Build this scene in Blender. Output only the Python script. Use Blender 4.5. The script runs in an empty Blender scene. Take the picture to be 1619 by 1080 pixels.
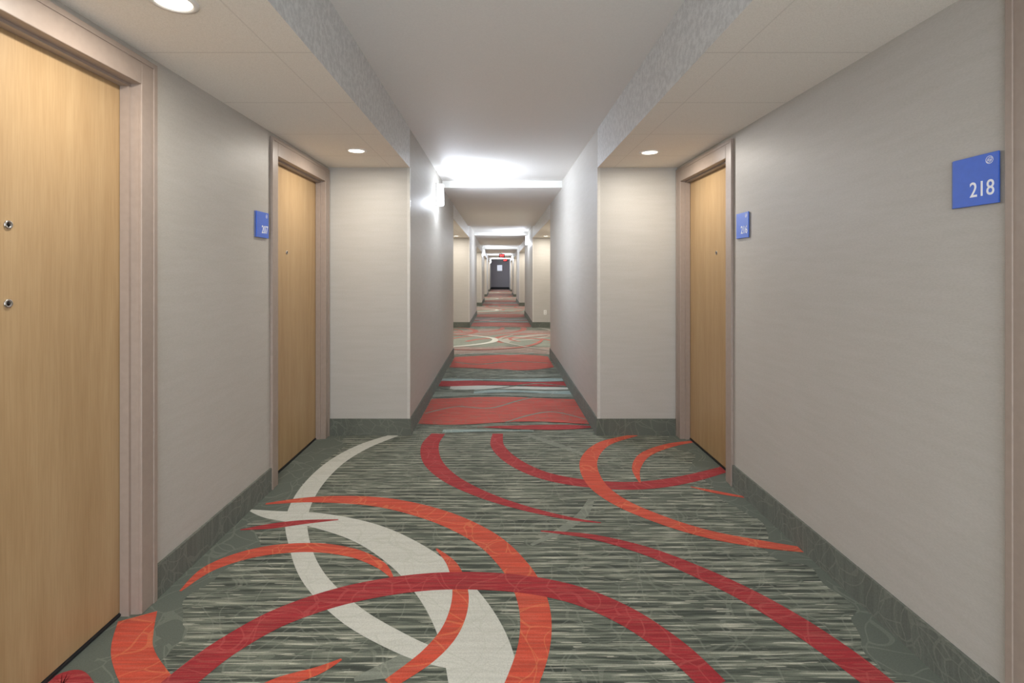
import bpy, bmesh, math, random
from mathutils import Matrix, Vector
random.seed(4)
S = bpy.context.scene
COL = S.collection
S.view_settings.view_transform = 'Standard'
S.view_settings.look = 'None'

# ------------------------------------------------------------------ dimensions (metres)
H = 1.39                     # eye height
XL, XR = -1.471, 1.525       # door-bay walls
NL, NR = -0.771, 0.841       # narrow corridor walls
ZS, ZC, ZLOW, ZT = 2.297, 2.63, 2.54, 2.76
P = 8.57                     # bay spacing
D = [4.344 + P*k for k in range(5)]      # far end of each bay
A = [d - 4.5 for d in D]                 # near end of each bay
Y0, YE = -1.6, 44.5

def floor_pt(px, py):        # survey of the carpet pattern -> metres on the floor
    y = H*800/(py-432.0)
    return ((px-790.0)*y/800.0, y)

# ------------------------------------------------------------------ helpers
def lin(c):
    return tuple([(v/255/12.92 if v/255 <= 0.04045 else ((v/255+0.055)/1.055)**2.4) for v in c]) + (1.0,)

def new_mat(name):
    m = bpy.data.materials.new(name); m.use_nodes = True
    nt = m.node_tree
    return m, nt, nt.nodes['Principled BSDF']

def N(nt, typ, **kw):
    n = nt.nodes.new(typ)
    for k, v in kw.items():
        setattr(n, k, v)
    return n

def coords(nt, scale=(1,1,1), loc=(0,0,0)):
    tc = N(nt, 'ShaderNodeTexCoord'); mp = N(nt, 'ShaderNodeMapping')
    mp.inputs['Scale'].default_value = scale
    mp.inputs['Location'].default_value = loc
    nt.links.new(tc.outputs['Object'], mp.inputs['Vector'])
    return mp.outputs['Vector']

def ramp(nt, fac, stops):
    r = N(nt, 'ShaderNodeValToRGB')
    while len(r.color_ramp.elements) < len(stops): r.color_ramp.elements.new(0.5)
    for e, (p, c) in zip(r.color_ramp.elements, stops):
        e.position = p; e.color = c
    nt.links.new(fac, r.inputs['Fac'])
    return r.outputs['Color']

def mix(nt, fac, a, b, mode='MIX'):
    m = N(nt, 'ShaderNodeMix', data_type='RGBA', blend_type=mode)
    for sock, v in ((m.inputs[0], fac), (m.inputs[6], a), (m.inputs[7], b)):
        if hasattr(v, 'links'): nt.links.new(v, sock)
        else: sock.default_value = v
    return m.outputs[2]

def mathn(nt, op, a, b=0.0, c=0.0):
    m = N(nt, 'ShaderNodeMath', operation=op)
    for i, v in enumerate((a, b, c)):
        if hasattr(v, 'links'): nt.links.new(v, m.inputs[i])
        else: m.inputs[i].default_value = v
    return m.outputs[0]

def bump(nt, b, h, strength, dist=0.002):
    n = N(nt, 'ShaderNodeBump'); n.inputs['Strength'].default_value = strength
    n.inputs['Distance'].default_value = dist
    nt.links.new(h, n.inputs['Height']); nt.links.new(n.outputs[0], b.inputs['Normal'])

def simple(name, rgb, rough=0.6, metal=0.0, var=0.04, emis=0):
    m, nt, b = new_mat(name)
    c = lin(rgb)
    no = N(nt, 'ShaderNodeTexNoise'); no.inputs['Scale'].default_value = 40
    nt.links.new(coords(nt), no.inputs['Vector'])
    lo = tuple([v*(1-var) for v in c[:3]])+(1,); hi = tuple([min(1, v*(1+var)) for v in c[:3]])+(1,)
    nt.links.new(ramp(nt, no.outputs['Fac'], [(0.3, lo), (0.7, hi)]), b.inputs['Base Color'])
    b.inputs['Roughness'].default_value = rough; b.inputs['Metallic'].default_value = metal
    if emis:
        b.inputs['Emission Color'].default_value = c; b.inputs['Emission Strength'].default_value = emis
    return m

# wallpaper : fine horizontal weave
def wallpaper():
    m, nt, b = new_mat('wallcovering')
    n1 = N(nt, 'ShaderNodeTexNoise'); n1.inputs['Scale'].default_value = 1; n1.inputs['Detail'].default_value = 4
    nt.links.new(coords(nt, (4, 4, 34)), n1.inputs['Vector'])
    n2 = N(nt, 'ShaderNodeTexNoise'); n2.inputs['Scale'].default_value = 1; n2.inputs['Detail'].default_value = 2
    nt.links.new(coords(nt, (90, 90, 300)), n2.inputs['Vector'])
    c1 = ramp(nt, n1.outputs['Fac'], [(0.3, lin((183,179,171))), (0.7, lin((188,184,177)))])
    c2 = ramp(nt, n2.outputs['Fac'], [(0.35, (0.93,0.93,0.93,1)), (0.65, (1,1,1,1))])
    nt.links.new(mix(nt, 1.0, c1, c2, 'MULTIPLY'), b.inputs['Base Color'])
    b.inputs['Roughness'].default_value = 0.5
    b.inputs['Specular IOR Level'].default_value = 0.4
    bump(nt, b, n2.outputs['Fac'], 0.12, 0.001)
    return m

def plaster(name, rgb, rough=0.7, bs=0.1, mott=0.0):
    m, nt, b = new_mat(name)
    n1 = N(nt, 'ShaderNodeTexNoise'); n1.inputs['Scale'].default_value = 120; n1.inputs['Detail'].default_value = 3
    nt.links.new(coords(nt), n1.inputs['Vector'])
    c = lin(rgb)
    col = ramp(nt, n1.outputs['Fac'], [(0.3, tuple([v*.95 for v in c[:3]])+(1,)), (0.7, c)])
    h = n1.outputs['Fac']
    if mott:
        n2 = N(nt, 'ShaderNodeTexNoise'); n2.inputs['Scale'].default_value = 30; n2.inputs['Detail'].default_value = 5; n2.inputs['Roughness'].default_value = 0.7
        nt.links.new(coords(nt), n2.inputs['Vector'])
        d = 1-mott
        col = mix(nt, 1.0, col, ramp(nt, n2.outputs['Fac'], [(0.42, (d,d,d,1)), (0.6, (1,1,1,1))]), 'MULTIPLY')
        h = n2.outputs['Fac']
    nt.links.new(col, b.inputs['Base Color'])
    b.inputs['Roughness'].default_value = rough
    bump(nt, b, h, bs, 0.003)
    return m

def tile_mat():
    m, nt, b = new_mat('acoustic_tile')
    v = coords(nt)
    sp = N(nt, 'ShaderNodeSeparateXYZ'); nt.links.new(v, sp.inputs[0])
    fy = mathn(nt, 'ABSOLUTE', mathn(nt, 'SUBTRACT', mathn(nt, 'FRACT', mathn(nt, 'DIVIDE', mathn(nt, 'SUBTRACT', sp.outputs[1], 2.08-0.305-6.1), 0.61)), 0.5))
    ly = mathn(nt, 'LESS_THAN', fy, 0.005)
    lx1 = mathn(nt, 'LESS_THAN', mathn(nt, 'ABSOLUTE', mathn(nt, 'ADD', sp.outputs[0], 0.928)), 0.003)
    lx2 = mathn(nt, 'LESS_THAN', mathn(nt, 'ABSOLUTE', mathn(nt, 'SUBTRACT', sp.outputs[0], 0.98)), 0.003)
    l = mathn(nt, 'MAXIMUM', ly, mathn(nt, 'MULTIPLY', mathn(nt, 'MAXIMUM', lx1, lx2), 0.6))
    n1 = N(nt, 'ShaderNodeTexNoise'); n1.inputs['Scale'].default_value = 220
    nt.links.new(v, n1.inputs['Vector'])
    c = ramp(nt, n1.outputs['Fac'], [(0.3, lin((230,225,214))), (0.6, lin((241,236,226)))])
    nt.links.new(mix(nt, mathn(nt, 'MULTIPLY', l, 0.28), c, lin((140,130,115))), b.inputs['Base Color'])
    b.inputs['Roughness'].default_value = 0.85
    bump(nt, b, n1.outputs['Fac'], 0.2, 0.001)
    return m

def wood():
    m, nt, b = new_mat('maple_veneer')
    n0 = N(nt, 'ShaderNodeTexNoise'); n0.inputs['Scale'].default_value = 1; n0.inputs['Detail'].default_value = 6; n0.inputs['Distortion'].default_value = 0.6
    nt.links.new(coords(nt, (16, 16, 1.1)), n0.inputs['Vector'])
    n1 = N(nt, 'ShaderNodeTexNoise'); n1.inputs['Scale'].default_value = 1; n1.inputs['Detail'].default_value = 4
    nt.links.new(coords(nt, (170, 170, 7)), n1.inputs['Vector'])
    c0 = ramp(nt, n0.outputs['Fac'], [(0.25, lin((170,140,101))), (0.5, lin((178,149,110))), (0.75, lin((185,157,118)))])
    c1 = ramp(nt, n1.outputs['Fac'], [(0.35, (0.92,0.90,0.87,1)), (0.6, (1,1,1,1))])
    nt.links.new(mix(nt, 1.0, c0, c1, 'MULTIPLY'), b.inputs['Base Color'])
    b.inputs['Roughness'].default_value = 0.45
    return m

# carpet family ------------------------------------------------------
def carpet(name, rgb, streak=0.0, loops=0.35, loopcol=(150,150,128), weave=0.25, dashes=0.0, dashcol=(210,150,130), lscale=1.0):
    m, nt, b = new_mat(name)
    v = coords(nt)
    nd = N(nt, 'ShaderNodeTexNoise'); nd.inputs['Scale'].default_value = 3.0; nd.inputs['Detail'].default_value = 1
    nt.links.new(v, nd.inputs['Vector'])
    va = N(nt, 'ShaderNodeVectorMath', operation='MULTIPLY_ADD')
    nt.links.new(nd.outputs['Color'], va.inputs[0]); va.inputs[1].default_value = (0.35,0.35,0.35); nt.links.new(v, va.inputs[2])
    lines = None
    for sc, th, off in ((5.2, 0.017, 0.0), (4.1, 0.014, 7.3)):
        mp = N(nt, 'ShaderNodeMapping'); mp.inputs['Location'].default_value = (off, off*1.3, 0)
        nt.links.new(va.outputs[0], mp.inputs['Vector'])
        vo = N(nt, 'ShaderNodeTexVoronoi', feature='DISTANCE_TO_EDGE'); vo.inputs['Scale'].default_value = sc*lscale
        nt.links.new(mp.outputs[0], vo.inputs['Vector'])
        l = mathn(nt, 'LESS_THAN', vo.outputs['Distance'], th*(1+0.5*(lscale-1)))
        lines = l if lines is None else mathn(nt, 'MAXIMUM', lines, l)
    nb = N(nt, 'ShaderNodeTexNoise'); nb.inputs['Scale'].default_value = 2.3
    nt.links.new(v, nb.inputs['Vector'])
    lines = mathn(nt, 'MULTIPLY', lines, mathn(nt, 'MULTIPLY', loops, mathn(nt, 'GREATER_THAN', nb.outputs['Fac'], 0.38)))
    c = lin(rgb)
    npile = N(nt, 'ShaderNodeTexNoise'); npile.inputs['Scale'].default_value = 190; npile.inputs['Detail'].default_value = 2
    nt.links.new(v, npile.inputs['Vector'])
    ns = N(nt, 'ShaderNodeTexNoise'); ns.inputs['Scale'].default_value = 1; ns.inputs['Detail'].default_value = 3
    nt.links.new(coords(nt, (3.0, 58, 1)), ns.inputs['Vector'])
    ns2 = N(nt, 'ShaderNodeTexNoise'); ns2.inputs['Scale'].default_value = 1; ns2.inputs['Detail'].default_value = 1
    nt.links.new(coords(nt, (6.0, 125, 1), (3, 9, 0)), ns2.inputs['Vector'])
    base = c
    if streak:
        sp = N(nt, 'ShaderNodeSeparateXYZ'); nt.links.new(v, sp.inputs[0])
        wob = mathn(nt, 'MULTIPLY', mathn(nt, 'SUBTRACT', nd.outputs['Fac'], 0.5), 0.4)
        xx = mathn(nt, 'ADD', sp.outputs[0], wob)
        inx = mathn(nt, 'MULTIPLY', mathn(nt, 'GREATER_THAN', xx, -1.28), mathn(nt, 'LESS_THAN', xx, 1.40))
        field_f = mathn(nt, 'MULTIPLY', inx, streak)
        # regular tuft rows, 5 cm apart, modulating the random streaks
        row = mathn(nt, 'SUBTRACT', mathn(nt, 'PINGPONG', sp.outputs[1], 0.024), 0.012)
        val = mathn(nt, 'ADD', ns.outputs['Fac'], mathn(nt, 'MULTIPLY', row, 7.0))
        fcol = ramp(nt, val, [(0.34, lin((62,68,61))), (0.45, lin((87,94,84))), (0.55, lin((112,118,106))), (0.66, lin((144,148,133)))])
        val2 = mathn(nt, 'ADD', ns2.outputs['Fac'], mathn(nt, 'MULTIPLY', row, 4.0))
        dash = mathn(nt, 'GREATER_THAN', val2, 0.63)
        fcol = mix(nt, mathn(nt, 'MULTIPLY', dash, 0.62), fcol, lin((204,203,186)))
        dk = mathn(nt, 'LESS_THAN', val2, 0.38)
        fcol = mix(nt, mathn(nt, 'MULTIPLY', dk, 0.5), fcol, lin((56,61,55)))
        base = mix(nt, field_f, c, fcol)
    if dashes:
        dash = mathn(nt, 'GREATER_THAN', ns2.outputs['Fac'], 0.54)
        base = mix(nt, mathn(nt, 'MULTIPLY', dash, dashes), base, lin(dashcol))
    rowv = ramp(nt, ns.outputs['Fac'], [(0.4, (1-weave,1-weave,1-weave,1)), (0.6, (1,1,1,1))])
    if not streak: base = mix(nt, 1.0, base, rowv, 'MULTIPLY')
    base = mix(nt, lines, base, lin(loopcol))
    pil = ramp(nt, npile.outputs['Fac'], [(0.3, (0.82,0.82,0.82,1)), (0.7, (1,1,1,1))])
    nt.links.new(mix(nt, 1.0, base, pil, 'MULTIPLY'), b.inputs['Base Color'])
    b.inputs['Roughness'].default_value = 0.9
    b.inputs['Specular IOR Level'].default_value = 0.2
    b.inputs['Sheen Weight'].default_value = 0.08
    bump(nt, b, npile.outputs['Fac'], 0.4, 0.003)
    return m

M_wall = wallpaper()
M_ceil = plaster('ceiling_paint', (235,234,229))
M_face = plaster('soffit_paint', (220,221,220), 0.38, 0.7, mott=0.2)
M_tile = tile_mat()
M_wood = wood()
M_frame = simple('taupe_enamel', (157,142,131), 0.38)
M_dark = simple('dark_sill', (30,32,36), 0.5)
M_chrome = simple('chrome', (200,198,195), 0.2, 1.0)
M_lens = simple('lens_black', (18,18,18), 0.1)
M_guard = simple('corner_guard_vinyl', (198,195,188), 0.3)
M_white = simple('white_plastic', (235,233,228), 0.4)
M_blue = simple('sign_blue', (66,108,212), 0.35)
M_navy = simple('sign_slate', (100,116,168), 0.4)
M_text = simple('sign_white', (245,247,252), 0.5)
M_base = carpet('carpet_base_strip', (108,112,103), 0, 0.4, (134,137,125), weave=0.15, lscale=1.8)

C_green = carpet('carpet_green', (96,103,94), 1.0, 0.25, (146,151,138))
C_dred = carpet('carpet_crimson', (166,46,52), 0, 0.3, (196,96,92), dashes=.12)
C_or = carpet('carpet_orange', (208,84,62), 0, 0.35, (222,138,92), dashes=.12)
C_wh = carpet('carpet_ivory', (204,205,196), 0, 0.3, (178,182,168), weave=0.08)
C_pale = carpet('carpet_sage', (136,142,130), 0, 0.3, (160,165,150))
C_aqua = carpet('carpet_aqua', (160,180,176), 0, 0.3, (205,210,200), dashes=.4, dashcol=(100,112,105))
C_coral = carpet('carpet_coral', (206,86,75), 0, 0.5, (150,110,98), weave=0.3, dashes=.5, dashcol=(156,118,104))
C_mauve = carpet('carpet_rose_glare', (160,138,130), 0, 0.4, (184,174,162), weave=0.25, dashes=.5, dashcol=(132,130,120))  # pinkish glare on the distant carpet, put into the colour
C_silver = carpet('carpet_ivory_glare', (176,174,164), 0, 0.3, (150,148,138), weave=0.2, dashes=.3, dashcol=(140,138,128))  # ivory dulled in colour for the glare further down
C_rose = carpet('carpet_red_glare', (182,98,88), 0, 0.4, (160,130,118), weave=0.3, dashes=.5, dashcol=(156,126,114))  # red with distance glare mixed into its colour, not worn

def mesh_obj(name, bm, mats, parent=None, label=None, cat=None, kind=None):
    me = bpy.data.meshes.new(name); bm.to_mesh(me); bm.free()
    for m in (mats if isinstance(mats, (list, tuple)) else [mats]): me.materials.append(m)
    o = bpy.data.objects.new(name, me); COL.objects.link(o)
    if parent: o.parent = parent
    tag(o, label, cat, kind)
    return o

def tag(o, label=None, cat=None, kind=None):
    if label: o['label'] = label
    if cat: o['category'] = cat
    if kind: o['kind'] = kind

def add_box(bm, x0, x1, y0, y1, z0, z1, mi=0, bev=0.0):
    r = bmesh.ops.create_cube(bm, size=1.0)
    vs = r['verts']
    for v in vs:
        v.co = Vector(((x0+x1)/2+v.co.x*(x1-x0), (y0+y1)/2+v.co.y*(y1-y0), (z0+z1)/2+v.co.z*(z1-z0)))
    fs = set(f for v in vs for f in v.link_faces)
    for f in fs: f.material_index = mi
    if bev:
        es = list(set(e for v in vs for e in v.link_edges))
        bmesh.ops.bevel(bm, geom=es, offset=bev, segments=2, affect='EDGES', profile=0.5)
    return fs

def sbox(bm, side, a, b, y0, y1, z0, z1, **kw):
    xs = sorted((side*a, side*b)); return add_box(bm, xs[0], xs[1], y0, y1, z0, z1, **kw)

def lathe(bm, prof, M, seg=32):
    rings = []
    for r, h in prof:
        if r < 1e-6: rings.append([bm.verts.new(M @ Vector((0,0,h)))])
        else: rings.append([bm.verts.new(M @ Vector((r*math.cos(2*math.pi*i/seg), r*math.sin(2*math.pi*i/seg), h))) for i in range(seg)])
    for a, b in zip(rings, rings[1:]):
        for i in range(seg):
            j = (i+1) % seg
            if len(a) == 1 and len(b) == 1: continue
            if len(a) == 1: f = bm.faces.new((a[0], b[j], b[i]))
            elif len(b) == 1: f = bm.faces.new((a[i], a[j], b[0]))
            else: f = bm.faces.new((a[i], a[j], b[j], b[i]))
            f.smooth = True

def facing(side, x, y, z):
    if side > 0:
        R = Matrix(((0,0,-1),(-1,0,0),(0,1,0)))
    else:
        R = Matrix(((0,0,1),(1,0,0),(0,1,0)))
    M = R.to_4x4(); M.translation = Vector((x, y, z)); return M

# ------------------------------------------------------------------ doors (opening start, end)
OPEN = {-1: [(1.14, 2.06), (3.33, 4.24)], 1: [(0.50, 1.42), (3.385, 4.24)]}
DZ = 2.16

# ------------------------------------------------------------------ walls
for side, wx, nx, name in ((-1, -XL, -NL, 'wall_left'), (1, XR, NR, 'wall_right')):
    bm = bmesh.new()
    y = Y0
    for a, b in OPEN[side]:
        sbox(bm, side, wx, wx+0.2, y, a-0.03, 0, ZT)
        sbox(bm, side, wx, wx+0.2, a-0.03, b+0.03, DZ+0.03, ZT)
        y = b+0.03
    sbox(bm, side, wx, wx+0.2, y, YE, 0, ZT)
    for k in range(5):
        e = A[k+1] if k < 4 else YE
        sbox(bm, side, nx, wx, D[k], e, 0, ZT)
    mesh_obj(name, bm, M_wall, label='greige woven wallcovering corridor wall with stepped door bays', kind='structure')

    bm = bmesh.new(); t, hb = 0.012, 0.142
    y = Y0
    for a, b in OPEN[side]:
        if a-0.092 > y: sbox(bm, side, wx-t, wx, y, a-0.092, 0, hb)
        y = b+0.092
    for k in range(5):
        e = A[k+1] if k < 4 else YE
        sbox(bm, side, nx-t, wx, D[k]-t, D[k], 0, hb)
        sbox(bm, side, nx-t, nx, D[k], e, 0, hb)
        if k < 4:
            sbox(bm, side, nx-t, wx-t, e, e+t, 0, hb)
            sbox(bm, side, wx-t, wx, e, D[k+1]-t, 0, hb)
    mesh_obj('baseboard_'+('left' if side < 0 else 'right'), bm, M_base, label='grey-green patterned carpet baseboard', kind='structure')

bm = bmesh.new(); add_box(bm, XL-0.2, XR+0.2, YE, YE+0.2, 0, ZT)
mesh_obj('wall_back', bm, simple('end_wall_paint', (186,183,190), 0.6), label='grey end wall of the corridor', kind='structure')
bm = bmesh.new(); add_box(bm, NL+0.012, NR-0.012, YE-0.014, YE, 0, 0.16)
mesh_obj('baseboard_back', bm, M_dark, label='dark baseboard of the end wall', kind='structure')

n = 0
for side, nx in ((-1, -NL), (1, NR)):
    for k in range(3):
        n += 1
        bm = bmesh.new()
        sbox(bm, side, nx-0.002, nx+0.022, D[k]-0.0025, D[k], 0.142, ZS)
        sbox(bm, side, nx-0.0025, nx, D[k], D[k]+0.022, 0.142, ZS)
        mesh_obj('trim_%d' % n, bm, M_guard, label='pale vinyl corner guard', kind='structure')

# ------------------------------------------------------------------ ceiling
bm = bmesh.new()
cuts = [(Y0, 6.8, ZC)]
for k in range(5):
    cuts.append((6.8+P*k, 12.3+P*k, ZLOW)); cuts.append((12.3+P*k, 6.8+P*(k+1), ZC))
for a, b, z in cuts:
    b = min(b, YE)
    if a < YE: add_box(bm, NL, NR, a, b, z, ZT, 0)
for side, wx, nx in ((-1, -XL, -NL), (1, XR, NR)):
    for k in range(5):
        a = A[k] if k else Y0
        fs = sbox(bm, side, nx, wx, a, D[k], ZS, ZT)
        for f in fs:
            f.normal_update()
            f.material_index = 1 if abs(f.normal.z) > 0.5 else 2
mesh_obj('ceiling', bm, [M_ceil, M_tile, M_face], label='raised painted corridor ceiling with lowered tiled soffits over door bays', kind='structure')

# ------------------------------------------------------------------ floor carpet
bm = bmesh.new()
mats = [C_green, C_dred, C_or, C_wh, C_pale, C_aqua, C_coral, C_mauve, C_silver, C_rose]
add_box(bm, XL-0.2, XR+0.2, Y0, YE, -0.1, 0.0, 0)
layer = [0.0006]
def catmull(pts, n=14):
    out = []
    P_ = [pts[0]] + pts + [pts[-1]]
    for i in range(1, len(P_)-2):
        p0, p1, p2, p3 = P_[i-1], P_[i], P_[i+1], P_[i+2]
        for s in range(n):
            t = s/n
            out.append(tuple(0.5*((2*b)+(-a+c)*t+(2*a-5*b+4*c-d)*t*t+(-a+3*b-3*c+d)*t**3) for a, b, c, d in zip(p0, p1, p2, p3)))
    out.append(tuple(pts[-1]))
    return out
def ribbon(pts, mi, dy=0.0, flip=False, world=False, xa=XL-0.06, xb=XR+0.06):
    w = list(pts) if world else [(*floor_pt(a, b), c) for a, b, c in pts]
    if flip: w = [(-x+0.05, y, c) for x, y, c in w]
    s = catmull(w)
    layer[0] += 0.00003
    z = layer[0]
    L, R = [], []
    for i, (x, y, ww) in enumerate(s):
        a = s[max(0, i-1)]; b = s[min(len(s)-1, i+1)]
        t = Vector((b[0]-a[0], b[1]-a[1])); 
        if t.length < 1e-6: continue
        t.normalize(); nn = Vector((-t.y, t.x))
        ww = max(ww, 0.002)/2
        q = [(x+nn.x*ww, y+nn.y*ww+dy), (x-nn.x*ww, y-nn.y*ww+dy)]
        q = [(min(max(c[0], xa), xb), c[1]) for c in q]
        L.append(bm.verts.new((*q[0], z))); R.append(bm.verts.new((*q[1], z)))
    for i in range(len(L)-1):
        f = bm.faces.new((L[i], R[i], R[i+1], L[i+1])); f.material_index = mi
        f.normal_update()
        if f.normal.z < 0: f.normal_flip()

SW = [
 (4, [(835,688,.05),(870,700,.07),(905,712,.06),(930,722,.02)]),
 (4, [(935,790,.04),(920,815,.06),(885,840,.05),(840,862,.02)]),
 (4, [(560,1075,.02),(640,1050,.10),(720,1015,.12),(790,985,.05)]),
 (3, [(625,688,.08),(575,706,.12),(530,732,.13),(492,770,.13),(470,815,.12),(474,862,.10),(497,915,.10),(555,972,.10),(635,1018,.09),(700,1043,.07),(760,1060,.02)]),
 (3, [(392,806,.01),(430,814,.09),(500,822,.15),(580,843,.19),(650,882,.22),(705,935,.24),(745,1000,.25),(765,1075,.24),(770,1160,.18)]),
 (1, [(380,838,.01),(430,832,.06),(480,826,.05),(535,822,.01)]),
 (2, [(420,797,.02),(500,790,.08),(600,794,.12),(690,815,.14),(765,850,.14),(815,897,.135),(842,950,.13),(846,1010,.12),(825,1080,.11),(780,1160,.09)]),
 (2, [(285,935,.01),(335,897,.07),(410,873,.09),(490,866,.085),(555,874,.07),(600,893,.05),(622,916,.01)]),
 (2, [(218,975,.13),(210,1010,.13),(212,1040,.12),(235,1080,.12),(300,1150,.1)]),
 (2, [(690,868,.01),(716,895,.05),(728,940,.07),(716,990,.075),(680,1035,.07),(615,1082,.05)]),
 (1, [(240,1120,.12),(290,1075,.12),(360,1022,.12),(450,973,.125),(560,938,.13),(680,920,.13),(800,921,.13),(900,938,.125),(985,972,.12),(1065,1025,.11),(1130,1085,.10)]),
 (2, [(540,1043,.01),(500,1062,.04),(440,1080,.05),(380,1100,.01)]),
 (1, [(693,686,.12),(680,704,.14),(684,730,.14),(712,757,.12),(765,783,.09),(830,804,.06),(900,820,.035),(950,827,.01)]),
 (1, [(787,686,.09),(787,706,.11),(812,730,.12),(860,752,.12),(930,765,.12),(1010,768,.12),(1085,758,.11),(1160,738,.08)]),
 (2, [(1005,688,.05),(955,702,.10),(931,728,.125),(940,762,.125),(978,793,.11),(1045,822,.10),(1120,845,.09),(1200,860,.08),(1272,870,.05)]),
 (2, [(1120,696,.01),(1065,703,.07),(1022,718,.08),(1006,740,.06),(1012,764,.01)]),
 (1, [(855,840,.01),(935,849,.05),(1020,871,.08),(1100,903,.10),(1180,941,.11),(1260,988,.12),(1340,1043,.12),(1400,1090,.11)]),
 (2, [(1092,770,.01),(1130,778,.04),(1185,788,.02)]),
 (1, [(50,1110,.06),(100,1078,.10),(145,1085,.02)]),
]
def band(y0, y1, mi, x0=NL+0.02, x1=NR-0.02, amp=0.05, ph=0.0, taper=0.0):
    layer[0] += 0.00003; z = layer[0]
    n_ = 28; a, b = [], []
    for i in range(n_+1):
        t = i/n_; x = x0+(x1-x0)*t
        s = 1.0 - taper*(abs(2*t-1)**3)
        mid = (y0+y1)/2; hw = (y1-y0)/2*s
        a.append(bm.verts.new((x, mid-hw+amp*math.sin(4.2*x+ph), z)))
        b.append(bm.verts.new((x, mid+hw+amp*math.sin(3.4*x+ph*1.7+1), z)))
    for i in range(n_):
        f = bm.faces.new((a[i], a[i+1], b[i+1], b[i])); f.material_index = mi
for k in range(1, 5):        # distance glare painted as rose-grey grounds in the bays further down
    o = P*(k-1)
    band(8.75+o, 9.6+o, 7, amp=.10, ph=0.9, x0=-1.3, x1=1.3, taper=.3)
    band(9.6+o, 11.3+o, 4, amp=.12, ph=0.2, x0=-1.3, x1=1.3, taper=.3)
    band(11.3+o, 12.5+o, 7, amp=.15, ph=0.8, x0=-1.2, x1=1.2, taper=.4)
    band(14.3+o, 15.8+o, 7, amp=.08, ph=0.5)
LATER_GLARE = {1: 9, 2: 9, 3: 8, 4: 4}  # swirls of later bays swap to colours with glare painted in
for k in range(5):
    for mi, pts in SW:
        ribbon(pts, mi if k == 0 else LATER_GLARE[mi], P*k, flip=(k % 2 == 1))
for k in range(5):
    o = P*k
    red = 6 if k == 0 else 9  # later bays use the red muted by painted glare
    band(4.42+o, 4.47+o, 5, amp=.02, ph=1, x0=-.5, x1=.3)
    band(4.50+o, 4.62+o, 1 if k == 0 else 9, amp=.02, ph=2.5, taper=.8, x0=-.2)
    band(4.68+o, 5.62+o, red, amp=.05, ph=0.4)
    band(5.70+o, 5.86+o, 4, amp=.05, ph=2.0)
    band(5.84+o, 6.00+o, 5, amp=.05, ph=1.0, x0=-.3)
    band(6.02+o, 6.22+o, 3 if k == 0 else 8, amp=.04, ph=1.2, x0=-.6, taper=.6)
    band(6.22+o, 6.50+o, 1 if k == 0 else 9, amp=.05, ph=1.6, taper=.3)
    band(6.50+o, 6.66+o, 5, amp=.05, ph=2.2, taper=.6)
    band(6.80+o, 6.92+o, 4, amp=.05, ph=2.6, taper=.8)
    band(7.30+o, 8.55+o, red, amp=.08, ph=3.4, x0=-.74, x1=.80, taper=.2)
    for mi, pts in ((4, [(-.74,5.0,.02),(-.45,5.25,.03),(-.1,5.2,.03),(.2,5.5,.03),(.5,5.75,.02)]),
                    (4, [(.82,4.8,.02),(.55,5.05,.03),(.3,4.95,.03),(.05,4.7,.02)]),
                    (0, [(-.75,6.15,.04),(-.4,5.95,.05),(0,6.1,.05),(.45,6.35,.05),(.82,6.2,.03)]),
                    (4, [(-.6,6.7,.03),(-.35,7.15,.04),(.0,7.3,.04),(.3,7.1,.04),(.45,6.75,.02)]),
                    (4, [(-.2,6.75,.03),(.1,7.0,.04),(.5,7.2,.04),(.8,7.1,.03)]),
                    (0, [(-.7,7.9,.05),(-.3,7.7,.06),(.2,7.95,.06),(.75,7.8,.04)]),
                    (5, [(-.7,8.6,.05),(-.3,8.75,.06),(.2,8.62,.06),(.6,8.8,.04)])):
        ribbon(pts, mi, o, world=True, xa=NL, xb=NR)
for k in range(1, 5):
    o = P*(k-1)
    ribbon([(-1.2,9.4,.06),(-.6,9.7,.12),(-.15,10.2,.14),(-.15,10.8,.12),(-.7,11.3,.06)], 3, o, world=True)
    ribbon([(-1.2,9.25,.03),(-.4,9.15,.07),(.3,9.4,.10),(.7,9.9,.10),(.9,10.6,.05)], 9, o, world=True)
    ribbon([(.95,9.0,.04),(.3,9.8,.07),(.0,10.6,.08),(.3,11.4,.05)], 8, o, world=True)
mesh_obj('floor', bm, mats, label='green patterned carpet with red, orange and ivory swirls', kind='structure')

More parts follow.
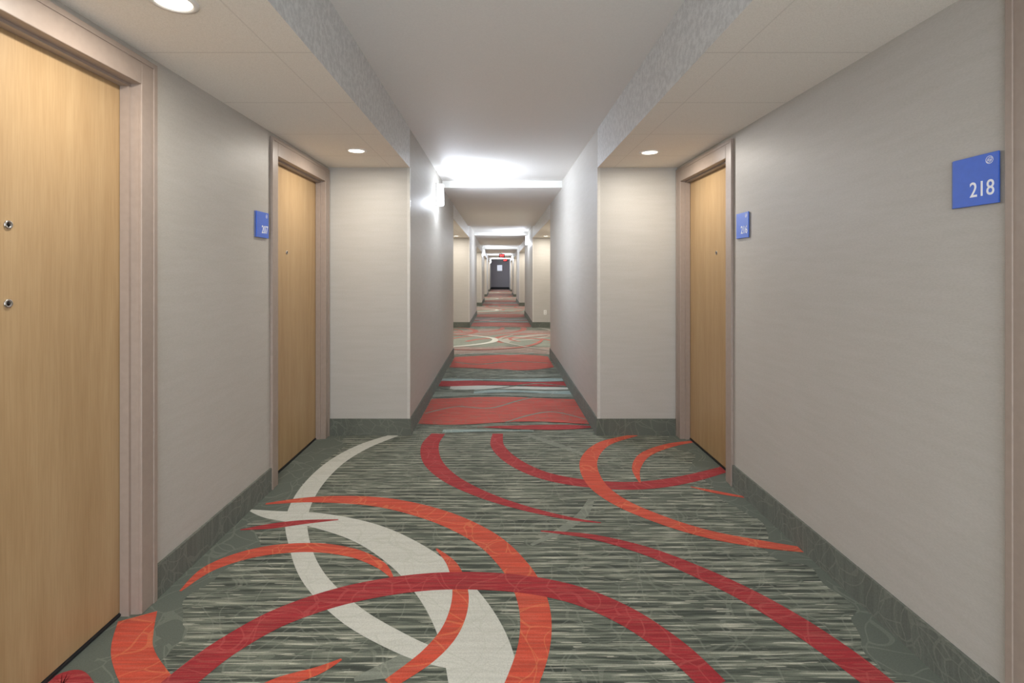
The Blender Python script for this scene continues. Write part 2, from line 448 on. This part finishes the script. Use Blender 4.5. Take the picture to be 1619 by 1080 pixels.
# ------------------------------------------------------------------ doors
def make_door(idx, side, wx, a, b, viewers, lever):
    e = bpy.data.objects.new('door_%d' % idx, None); COL.objects.link(e)
    e.location = (side*wx, (a+b)/2, 0)
    e['kind'] = 'structure'; e['label'] = 'maple veneer guest room door in taupe metal frame'
    inv = Matrix.Translation(-Vector(e.location))
    def fin(name, bm, m, label=None):
        bm.transform(inv); return mesh_obj(name, bm, m, e, label)
    bm = bmesh.new(); z1 = 2.27
    fo, w = 0.014, 0.09
    for (y0, y1) in ((a-w, a), (b, b+w)):
        sbox(bm, side, wx-fo, wx, y0, y1, 0, z1, bev=0.003)
    sbox(bm, side, wx-fo, wx, a, b, DZ, z1, bev=0.003)
    for (y0, y1) in ((a-w, a-w+0.022), (b+w-0.022, b+w)):
        sbox(bm, side, wx-fo-0.004, wx-fo+0.001, y0, y1, 0, z1, bev=0.0015)
    sbox(bm, side, wx-fo-0.004, wx-fo+0.001, a-w+0.022, b+w-0.022, z1-0.022, z1, bev=0.0015)
    sbox(bm, side, wx-0.002, wx+0.15, a-0.028, a, 0, DZ)
    sbox(bm, side, wx-0.002, wx+0.15, b, b+0.028, 0, DZ)
    sbox(bm, side, wx-0.002, wx+0.15, a-0.028, b+0.028, DZ, DZ+0.028)
    sbox(bm, side, wx+0.03, wx+0.067, a, a+0.012, 0, DZ)
    sbox(bm, side, wx+0.03, wx+0.067, b-0.012, b, 0, DZ)
    sbox(bm, side, wx+0.03, wx+0.067, a+0.012, b-0.012, DZ-0.012, DZ)
    fin('door_frame', bm, M_frame, 'taupe painted metal door frame')
    bm = bmesh.new()
    sbox(bm, side, wx+0.07, wx+0.114, a+0.003, b-0.003, 0.014, DZ-0.003, bev=0.0015)
    fin('door_leaf', bm, M_wood, 'light maple veneer door leaf')
    bm = bmesh.new()
    sbox(bm, side, wx+0.062, wx+0.12, a+0.001, b-0.001, 0.003, 0.012)  # dark colour paints the shade of the gap below the leaf
    fin('sill_gap_strip', bm, M_dark, 'dark sill strip drawn as the shaded gap under the leaf')
    for (yy, zz) in viewers:
        M = inv @ facing(side, side*(wx+0.07), yy, zz)
        bm = bmesh.new()
        lathe(bm, [(0.014, 0), (0.014, 0.003), (0.0125, 0.005), (0.0085, 0.005), (0.0075, 0.0025), (0, 0.0025)], M, 28)
        pv = mesh_obj('peephole', bm, M_chrome, e, 'chrome door viewer')
        bm = bmesh.new()
        lathe(bm, [(0.0072, 0.0026), (0.005, 0.0042), (0, 0.0048)], M, 20)
        mesh_obj('lens', bm, M_lens, pv, 'dark glass lens')
    if lever:
        yy = a+0.055
        M = inv @ facing(side, side*(wx+0.07), yy, 1.04)
        bm = bmesh.new()
        add_box(bm, -0.03, 0.03, -0.09, 0.09, 0, 0.012, bev=0.004)
        bm.transform(M)
        lk = mesh_obj('lock_plate', bm, M_chrome, e, 'satin chrome lock plate')
        bm = bmesh.new()
        lathe(bm, [(0.011, 0.012), (0.011, 0.045), (0, 0.045)], Matrix.Identity(4), 16)
        sg = 1 if side < 0 else -1
        add_box(bm, *sorted((-0.008*sg, sg*0.10)), -0.008, 0.008, 0.034, 0.048, bev=0.003)
        bm.transform(M)
        mesh_obj('lever_handle', bm, M_chrome, lk, 'satin chrome lever handle')
    return e
make_door(1, -1, -XL, *OPEN[-1][0], [(1.585, 1.542), (1.585, 1.295)], True)
make_door(2, -1, -XL, *OPEN[-1][1], [(3.66, 1.54)], False)
make_door(3, 1, XR, *OPEN[1][0], [(0.96, 1.542)], True)
make_door(4, 1, XR, *OPEN[1][1], [(3.72, 1.54)], False)

# ------------------------------------------------------------------ room signs
def text_mesh(txt, size, M, sx=0.78, off=0.012):
    cu = bpy.data.curves.new('t', 'FONT'); cu.body = txt; cu.size = size; cu.extrude = 0.0006
    cu.align_x = 'RIGHT'; cu.offset = size*off
    to = bpy.data.objects.new('t', cu); COL.objects.link(to)
    bpy.context.view_layer.update()
    me = bpy.data.meshes.new_from_object(to.evaluated_get(bpy.context.evaluated_depsgraph_get()))
    bpy.data.objects.remove(to)
    me.transform(M @ Matrix.Diagonal((sx, 1, 1, 1)))
    return me
def room_sign(side, wx, yc, zc, num, w=0.156, h=0.158):
    e = bpy.data.objects.new('room_number_sign', None); COL.objects.link(e)
    e.location = (side*wx, yc, zc)
    e['label'] = 'square blue room number plaque reading %s on wallcovering' % num
    e['category'] = 'room sign'; e['group'] = 'room number plaques'
    M = facing(side, 0, 0, 0)
    bm = bmesh.new(); add_box(bm, -w/2-0.010, w/2-0.012, -h/2, h/2, 0.0002, 0.005, bev=0.001); bm.transform(M)
    mesh_obj('backing_plate', bm, M_navy, e, 'slate blue backing plate')
    bm = bmesh.new(); add_box(bm, -w/2, w/2, -h/2, h/2, 0.005, 0.011, bev=0.0012); bm.transform(M)
    mesh_obj('face_plate', bm, M_blue, e, 'royal blue face plate')
    me = text_mesh(num, 0.068, M @ Matrix.Translation((w/2-0.011, -h/2+0.028, 0.0114)), 0.82, 0.004)
    me.materials.append(M_text); me.name = 'room_number'
    o = bpy.data.objects.new('room_number', me); COL.objects.link(o); o.parent = e; o['label'] = 'white numerals %s' % num
    bm = bmesh.new()
    T = Matrix.Translation((w/2-0.028, h/2-0.022, 0.0112))
    def ring(cx, cy, rx, ry, t=0.0016, a0=0, a1=2*math.pi, rot=0):
        n_ = 28; prev = None
        for i in range(n_+1):
            an = a0+(a1-a0)*i/n_
            q = []
            for d in (-t/2, t/2):
                x = (rx+d)*math.cos(an); y = (ry+d)*math.sin(an)
                q.append(bm.verts.new((cx+x*math.cos(rot)-y*math.sin(rot), cy+x*math.sin(rot)+y*math.cos(rot), 0)))
            if prev: bm.faces.new((prev[0], prev[1], q[1], q[0]))
            prev = q
    ring(0, 0, 0.0115, 0.0115)
    ring(0.001, 0.002, 0.0068, 0.0045, rot=0.3)
    ring(-0.001, -0.003, 0.0075, 0.0040, rot=0.3)
    bm.transform(M @ T)
    mesh_obj('emblem', bm, M_text, e, 'small white ring emblem')
room_sign(1, XR, 1.614, 1.684, '218')
room_sign(1, XR, 3.16, 1.688, '216')
room_sign(-1, -XL, 3.12, 1.688, '207')

# ------------------------------------------------------------------ recessed downlights
def emis(name, rgb, st):
    m, nt, b = new_mat(name)
    no = N(nt, 'ShaderNodeTexNoise'); no.inputs['Scale'].default_value = 5
    nt.links.new(coords(nt), no.inputs['Vector'])
    c = lin(rgb)
    nt.links.new(ramp(nt, no.outputs['Fac'], [(0.2, tuple(v*.95 for v in c[:3])+(1,)), (0.8, c)]), b.inputs['Emission Color'])
    b.inputs['Base Color'].default_value = (0.8,0.8,0.8,1)
    b.inputs['Emission Strength'].default_value = st
    return m
M_warm = emis('downlight_glow', (255,244,224), 6)
M_cool = emis('sconce_glow', (236,243,255), 6)

def downlight(x, y, power=17):
    e = bpy.data.objects.new('recessed_downlight', None); COL.objects.link(e)
    e.location = (x, y, ZS)
    e['label'] = 'round recessed downlight glowing warm white in ceiling tile'; e['category'] = 'ceiling light'; e['group'] = 'soffit downlights'
    I = Matrix.Identity(4)
    bm = bmesh.new(); lathe(bm, [(0.076, 0), (0.075, -0.004), (0.060, -0.006), (0.056, -0.002)], I, 40)
    mesh_obj('trim_ring', bm, M_white, e)
    bm = bmesh.new(); lathe(bm, [(0.056, -0.002), (0.04, -0.005), (0, -0.007)], I, 40)
    mesh_obj('lamp_lens', bm, M_warm, e)
    l = bpy.data.lights.new('downlight_lamp', 'AREA'); l.shape = 'DISK'; l.size = 0.11; l.energy = power
    l.color = (1.0, 0.94, 0.85)
    lo = bpy.data.objects.new('downlight_lamp', l); COL.objects.link(lo); lo.parent = e; lo.location = (0, 0, -0.012)
downlight(-1.09, 1.69, 11)
for k in range(5):
    downlight(-1.06, D[k]-0.60, 11 if k == 0 else 15); downlight(1.125, D[k]-0.55, 11 if k == 0 else 15)
    if k:
        downlight(-1.06, D[k]-2.65, 32); downlight(1.125, D[k]-2.65, 32)  # unseen extra pair, added to brighten the far floor and ceiling
downlight(1.125, -0.45, 14)  # added out of view behind the camera to light the near bay
downlight(-1.09, -0.45, 14)  # its opposite, likewise unseen and added for near light

# ------------------------------------------------------------------ wall sconces
def sconce(side, nx, y, z=2.34, power=30):
    e = bpy.data.objects.new('wall_sconce', None); COL.objects.link(e)
    e.location = (side*nx, y, z)
    e['label'] = 'glowing white half-cylinder wall sconce high on corridor wall'; e['category'] = 'wall lamp'; e['group'] = 'corridor wall sconces'
    M = facing(side, 0, 0, 0)
    bm = bmesh.new(); add_box(bm, -0.06, 0.06, -0.14, 0.14, 0, 0.012, bev=0.003); bm.transform(M)
    mesh_obj('back_plate', bm, M_chrome, e, 'brushed metal back plate')
    bm = bmesh.new(); n_ = 20; rows = [-0.13, -0.126, 0.126, 0.13]; rr = [0.044, 0.050, 0.050, 0.044]
    rings = []
    for zz, r in zip(rows, rr):
        rings.append([bm.verts.new((r*math.cos(math.pi*i/n_), zz, 0.012+1.6*r*math.sin(math.pi*i/n_))) for i in range(n_+1)])
    for a, b in zip(rings, rings[1:]):
        for i in range(n_):
            f = bm.faces.new((a[i], a[i+1], b[i+1], b[i])); f.smooth = True
    bm.faces.new(rings[0]); bm.faces.new(rings[-1])
    bm.transform(M); mesh_obj('lamp_shade', bm, M_cool, e, 'glowing white glass shade')
    l = bpy.data.lights.new('sconce_lamp', 'AREA'); l.shape = 'RECTANGLE'; l.size = 0.10; l.size_y = 0.24; l.energy = power
    l.color = (0.80, 0.87, 1.0)
    lo = bpy.data.objects.new('sconce_lamp', l); COL.objects.link(lo); lo.parent = e
    lo.location = (-side*0.10, 0, 0.0)
    lo.rotation_euler = (0, math.radians(90)*side, 0)
    l2 = bpy.data.lights.new('sconce_uplight', 'POINT'); l2.shadow_soft_size = 0.05; l2.energy = power*0.25
    l2.color = (0.82, 0.89, 1.0)
    lo2 = bpy.data.objects.new('sconce_uplight', l2); COL.objects.link(lo2); lo2.parent = e
    lo2.location = (-side*0.17, 0, -0.10)
for k in range(5):
    yy = 6.15 + P*k
    pw = (36, 36, 36, 40, 60)[k]
    if k % 2 == 0: sconce(-1, -NL, yy, power=pw)
    else: sconce(1, NR, yy, power=pw)

# ------------------------------------------------------------------ exit signs, end wall picture, outlet
def exit_sign(x, y):
    z = 2.36
    top = ZC
    for a, b, zz in cuts:
        if a <= y <= b: top = zz
    e = bpy.data.objects.new('exit_sign', None); COL.objects.link(e); e.location = (x, y, z)
    e['label'] = 'ceiling-hung sign with glowing red EXIT letters'; e['category'] = 'exit sign'
    bm = bmesh.new(); add_box(bm, -0.16, 0.16, -0.02, 0.02, -0.10, 0.10, bev=0.004)
    mesh_obj('housing', bm, M_dark, e, 'dark sign housing')
    bm = bmesh.new(); add_box(bm, -0.02, 0.02, -0.012, 0.012, 0.10, top-z)
    mesh_obj('ceiling_mount', bm, M_white, e)
    R = Matrix(((1,0,0),(0,0,-1),(0,1,0))).to_4x4(); R.translation = Vector((0.135, -0.0212, -0.055))
    me = text_mesh('EXIT', 0.155, R, 0.80)
    me.materials.append(M_red)
    o = bpy.data.objects.new('exit_letters', me); COL.objects.link(o); o.parent = e
M_red = emis('exit_red', (255,40,50), 4)
exit_sign(0.12, 28.0)
exit_sign(0.42, 38.2)

e = bpy.data.objects.new('framed_picture', None); COL.objects.link(e); e.location = (0, YE, 1.85)
e['label'] = 'small framed pale picture on the end wall, given an added glow'; e['category'] = 'picture'
bm = bmesh.new()
for (x0,x1,z0,z1) in ((-0.24,-0.21,-0.28,0.28),(0.21,0.24,-0.28,0.28),(-0.21,0.21,-0.28,-0.25),(-0.21,0.21,0.25,0.28)):
    add_box(bm, x0, x1, -0.035, -0.001, z0, z1)
mesh_obj('picture_frame', bm, M_white, e)
bm = bmesh.new(); add_box(bm, -0.21, 0.21, -0.02, -0.001, -0.25, 0.25)
mesh_obj('print', bm, emis('picture_glow', (225,232,250), 0.7), e)  # emission paints a bright highlight; the print is no lamp

e = bpy.data.objects.new('wall_outlet', None); COL.objects.link(e); e.location = (1.16, D[1], 0.39)
e['label'] = 'white duplex wall outlet on wallcovering'; e['category'] = 'outlet'
bm = bmesh.new(); add_box(bm, -0.036, 0.036, -0.006, -0.0003, -0.058, 0.058, bev=0.002)
mesh_obj('cover_plate', bm, M_white, e)
for zz in (-0.024, 0.024):
    bm = bmesh.new(); add_box(bm, -0.016, 0.016, -0.0085, -0.006, zz-0.014, zz+0.014, bev=0.001)
    mesh_obj('socket', bm, M_guard, e)

# ------------------------------------------------------------------ world and camera
w = bpy.data.worlds.new('world'); S.world = w; w.use_nodes = True
bg = w.node_tree.nodes['Background']; bg.inputs[0].default_value = (0.85, 0.91, 1.0, 1); bg.inputs[1].default_value = 4.3
cam = bpy.data.cameras.new('camera'); co = bpy.data.objects.new('camera', cam); COL.objects.link(co)
co.location = (0, 0, H); co.rotation_euler = (math.pi/2, 0, 0)
cam.sensor_width = 36; cam.lens = 36*800/1619
cam.shift_x = 19.5/1619; cam.shift_y = -108/1619
cam.clip_start = 0.02; cam.clip_end = 200
S.camera = co
